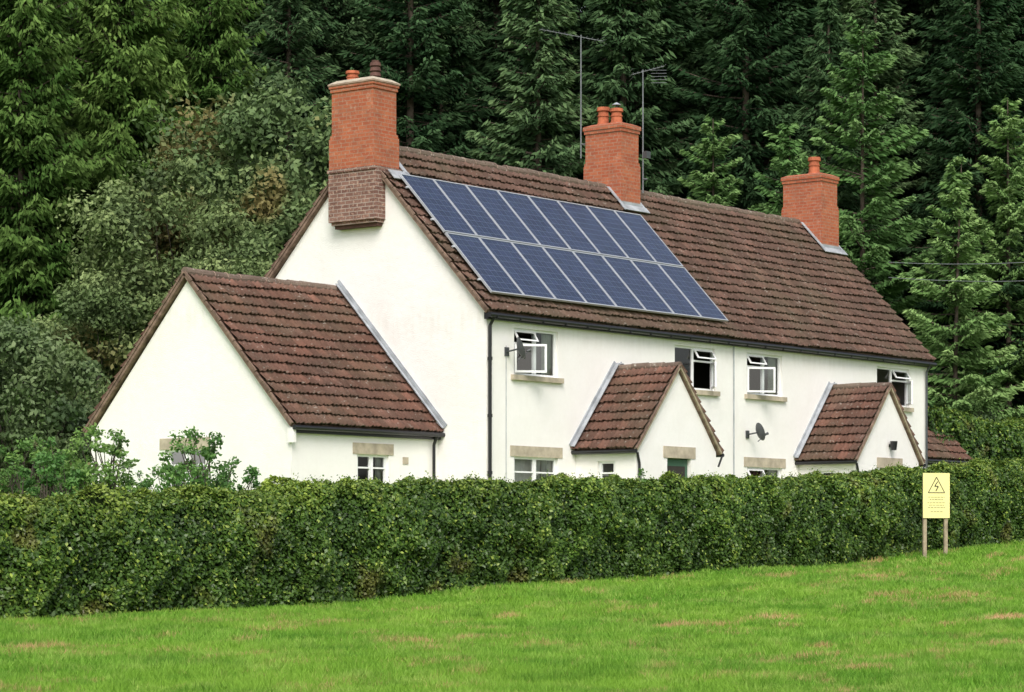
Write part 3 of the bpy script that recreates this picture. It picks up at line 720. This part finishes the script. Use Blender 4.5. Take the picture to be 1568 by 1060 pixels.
def broadleaf(name,H,RX,seed,mat,nc=70,per=480,leaf=.11,low=.18,trunk=True,bark=BARKG,rcr=(.16,.34)):
    g=np.random.default_rng(seed); ac=Acc(); cz=H*(low+(1-low)/2); RZ_=H*(1-low)/2
    C=[]
    while len(C)<nc:
        p=g.uniform(-1,1,3); r=np.linalg.norm(p)
        if r>1 or r<.25: continue
        if g.random()>r**1.2+.15: continue
        lob=1+.18*math.sin(3*math.atan2(p[1],p[0])+seed)+.12*math.sin(5*p[2]+seed)
        C.append((p[0]*RX*lob*.86,p[1]*RX*lob*.86,cz+p[2]*RZ_*.9))
    C=np.array(C)
    if trunk:
        t=np.linspace(0,1,6); top=V3(g.normal()*.3,g.normal()*.3,H*.6)
        V,Q=tube(np.outer(t,top),.03+.012*H*(1-t*.8),7); ac.add(V,Q,1,.5)
    for c in C:
        st=V3(0,0,min(c[2]*.6,H*.5)) if trunk else V3(c[0]*.15,c[1]*.15,0)
        mid=(st+c)/2+g.normal(size=3)*.15
        if g.random()<.5 or not trunk:
            V,Q=tube([st,mid,c],[.02+.002*H,.02,.006],4); ac.add(V,Q,1,.5)
        rc=RX*g.uniform(*rcr); n=int(per*g.uniform(.6,1.3)); u=nrm(g.normal(size=(n,3))); rr=g.random(n)**.45
        u[:,2]*=.75; P=c+u*(rr*rc)[:,None]+g.normal(size=(n,3))*rc*.12
        Nn=u*.7+g.normal(size=(n,3))*.7+[0,0,.5]
        s=leaf*(.6+.8*g.random(n)); V,Q=cards_n(P,Nn,s,s*.55,g); b=g.normal()*.15
        ac.add(V,Q,0,np.clip(.18+.3*rr+.28*(g.random(n)-.3)+b+.22*u[:,2],0,1))
    return ac.mesh(name,[mat,bark])
def place(me,name,r,d,sc=1,parent=None,rz=None,dz=0,szx=1):
    p=W(r,d); o=bpy.data.objects.new(name,me); col.objects.link(o)
    o.location=(p[0],p[1],float(zf(p[0],p[1]))-.15+dz); o.scale=(sc*szx,sc*szx,sc); o.rotation_euler=(0,0,PG.random()*6.28 if rz is None else rz)
    if parent: o.parent=parent
    return o
PG=np.random.default_rng(99)
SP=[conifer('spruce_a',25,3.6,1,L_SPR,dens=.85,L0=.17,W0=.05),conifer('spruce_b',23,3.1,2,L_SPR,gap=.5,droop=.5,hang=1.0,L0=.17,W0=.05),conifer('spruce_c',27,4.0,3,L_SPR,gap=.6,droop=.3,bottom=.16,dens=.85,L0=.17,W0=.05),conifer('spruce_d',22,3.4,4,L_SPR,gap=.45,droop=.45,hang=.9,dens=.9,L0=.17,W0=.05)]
CY=[conifer('green_conifer_a',24,3.8,5,L_CYP,gap=.45,droop=.5,hang=1.4,dens=.95,power=.45,bottom=.02,W0=.05,bv=.15,nbr=(7,11),frw=.4),conifer('green_conifer_b',22,3.4,6,L_CYP,gap=.45,droop=.45,hang=1.4,dens=.95,power=.45,bottom=.02,W0=.05,bv=.15,nbr=(7,11),frw=.4)]
LA=[conifer('larch_a',18,3.9,7,L_LAR,gap=.95,droop=.14,upper=.3,dens=1.35,hang=.55,power=.6,nbr=(5,8),frw=.34,W0=.05,bv=.13),conifer('larch_b',16,3.6,8,L_LAR,gap=.9,droop=.2,upper=.25,dens=1.35,hang=.6,power=.65,nbr=(5,8),frw=.34,W0=.05,bv=.13)]
DE=[broadleaf('broadleaf_a',16,4.3,11,L_DEC,95,430,.115,.06),broadleaf('broadleaf_b',14,4.0,12,L_DEC,85,430,.115,.05)]
SH=[broadleaf('shrub_a',6.5,2.6,13,L_SHR,60,360,.085,.02,False),broadleaf('shrub_b',5,2.3,14,L_SHR,50,360,.08,.02,False)]
forest=empty('conifer_forest')
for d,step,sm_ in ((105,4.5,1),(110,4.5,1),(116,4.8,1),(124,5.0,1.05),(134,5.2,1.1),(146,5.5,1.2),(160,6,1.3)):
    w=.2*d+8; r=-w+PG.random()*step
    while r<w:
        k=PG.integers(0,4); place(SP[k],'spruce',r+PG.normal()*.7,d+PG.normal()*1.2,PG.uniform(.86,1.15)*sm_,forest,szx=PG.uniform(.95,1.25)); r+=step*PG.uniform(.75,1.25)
for r,d,s,k in ((17.6,119,1.3,0),(19.6,121,1.3,2),(20.5,131,1.4,0),(22.5,140,1.5,2),(16.5,128,1.35,3),(-8,126,1.3,1),(3,128,1.3,0),(23.5,119,1.25,3)): place(SP[k],'spruce',r,d,s,forest,szx=1.1)
for r,d,s,k in ((-20.8,96,1,0),(-17.6,94,1.05,1),(-14.6,97,1.02,0),(-24,93,1,1),(-11.4,99,1.0,1)): place(CY[k],'conifer_tree',r,d,s)
for r,d,s,k in ((-8.4,92,1.06,0),(-3.6,91,.95,1),(-11.6,88,.83,0),(-6.2,88,.90,1),(-13.6,86,.66,1),(-9.2,85,.62,0),(-.6,93,.80,1)): place(DE[k],'broadleaf_tree',r,d,s)
for r,d,s,k in ((13.4,100,1.03,0),(16.4,97,.88,1),(10.4,99,.93,1),(19.2,101,.86,0),(7.8,101,.82,0),(22.5,99,.9,1)): place(LA[k],'larch_tree',r,d,s)
for r,d,s,k in ((-14.6,77,1.05,0),(-12.7,79,.85,1),(-17.6,76,1.1,0),(-11.6,76,.7,1),(-16.2,73,.7,1)): place(SH[k],'shrub',r,d,s)
for r,d,s,k in ((17.0,95,.75,0),(20.0,96,.8,1)): place(SH[k],'shrub',r,d,s)
BU=[broadleaf('bush_a',2.3,1.1,21,L_BUSH,58,62,.046,.02,False,rcr=(.11,.24)),broadleaf('bush_b',2.0,.9,22,L_BUSH,46,60,.046,.02,False,rcr=(.11,.24))]
for r,d,s,k in ((-6.8,55.5,1.06,0),(-5.9,56.5,.85,1),(-9.0,56.5,1.1,0),(-9.8,55,1.05,1),(-8.2,57.0,.7,1),(-3.6,58.2,.66,1),(3.2,63.0,.95,1),(-4.9,58.2,.66,1),(7.6,67.5,.85,1),(-10.6,57,1.0,0)): place(BU[k],'garden_bush',r,d,s)

# ------------------------------------------------------------------ light, world, camera
w=bpy.data.worlds.new('World'); scene.world=w; w.use_nodes=True; nt=w.node_tree; nt.nodes.clear()
ts=np.append(-DV*1.0+RV*.05,0); ts/=np.linalg.norm(ts); el=math.radians(46)
sk=nt.nodes.new('ShaderNodeTexSky'); sk.sky_type='NISHITA'; sk.sun_disc=False; sk.sun_elevation=el; sk.sun_rotation=math.atan2(ts[0],ts[1]); sk.dust_density=3
hs=nt.nodes.new('ShaderNodeHueSaturation'); hs.inputs['Saturation'].default_value=.4; hs.inputs['Value'].default_value=1.35
bg=nt.nodes.new('ShaderNodeBackground'); bg.inputs[1].default_value=.15; ow=nt.nodes.new('ShaderNodeOutputWorld')
nt.links.new(sk.outputs[0],hs.inputs['Color']); nt.links.new(hs.outputs[0],bg.inputs[0]); nt.links.new(bg.outputs[0],ow.inputs[0])
sd=bpy.data.lights.new('sun','SUN'); sd.energy=2.5; sd.angle=math.radians(30); sd.color=(1,.945,.89); so=bpy.data.objects.new('sun',sd); col.objects.link(so)
from mathutils import Vector
tv=Vector((ts[0]*math.cos(el),ts[1]*math.cos(el),math.sin(el))); so.rotation_euler=tv.to_track_quat('Z','Y').to_euler(); so.location=tv*60
cd=bpy.data.cameras.new('camera'); co=bpy.data.objects.new('camera',cd); col.objects.link(co); scene.camera=co
cd.sensor_width=36; cd.lens=36*4000/1568; cd.shift_y=309/1568; cd.clip_end=2000; cd.clip_start=.5
co.location=(CAM[0],CAM[1],0); co.rotation_euler=(PI/2,0,A-PI/2)
scene.view_settings.view_transform='Standard'; scene.view_settings.look='None'; scene.view_settings.exposure=0
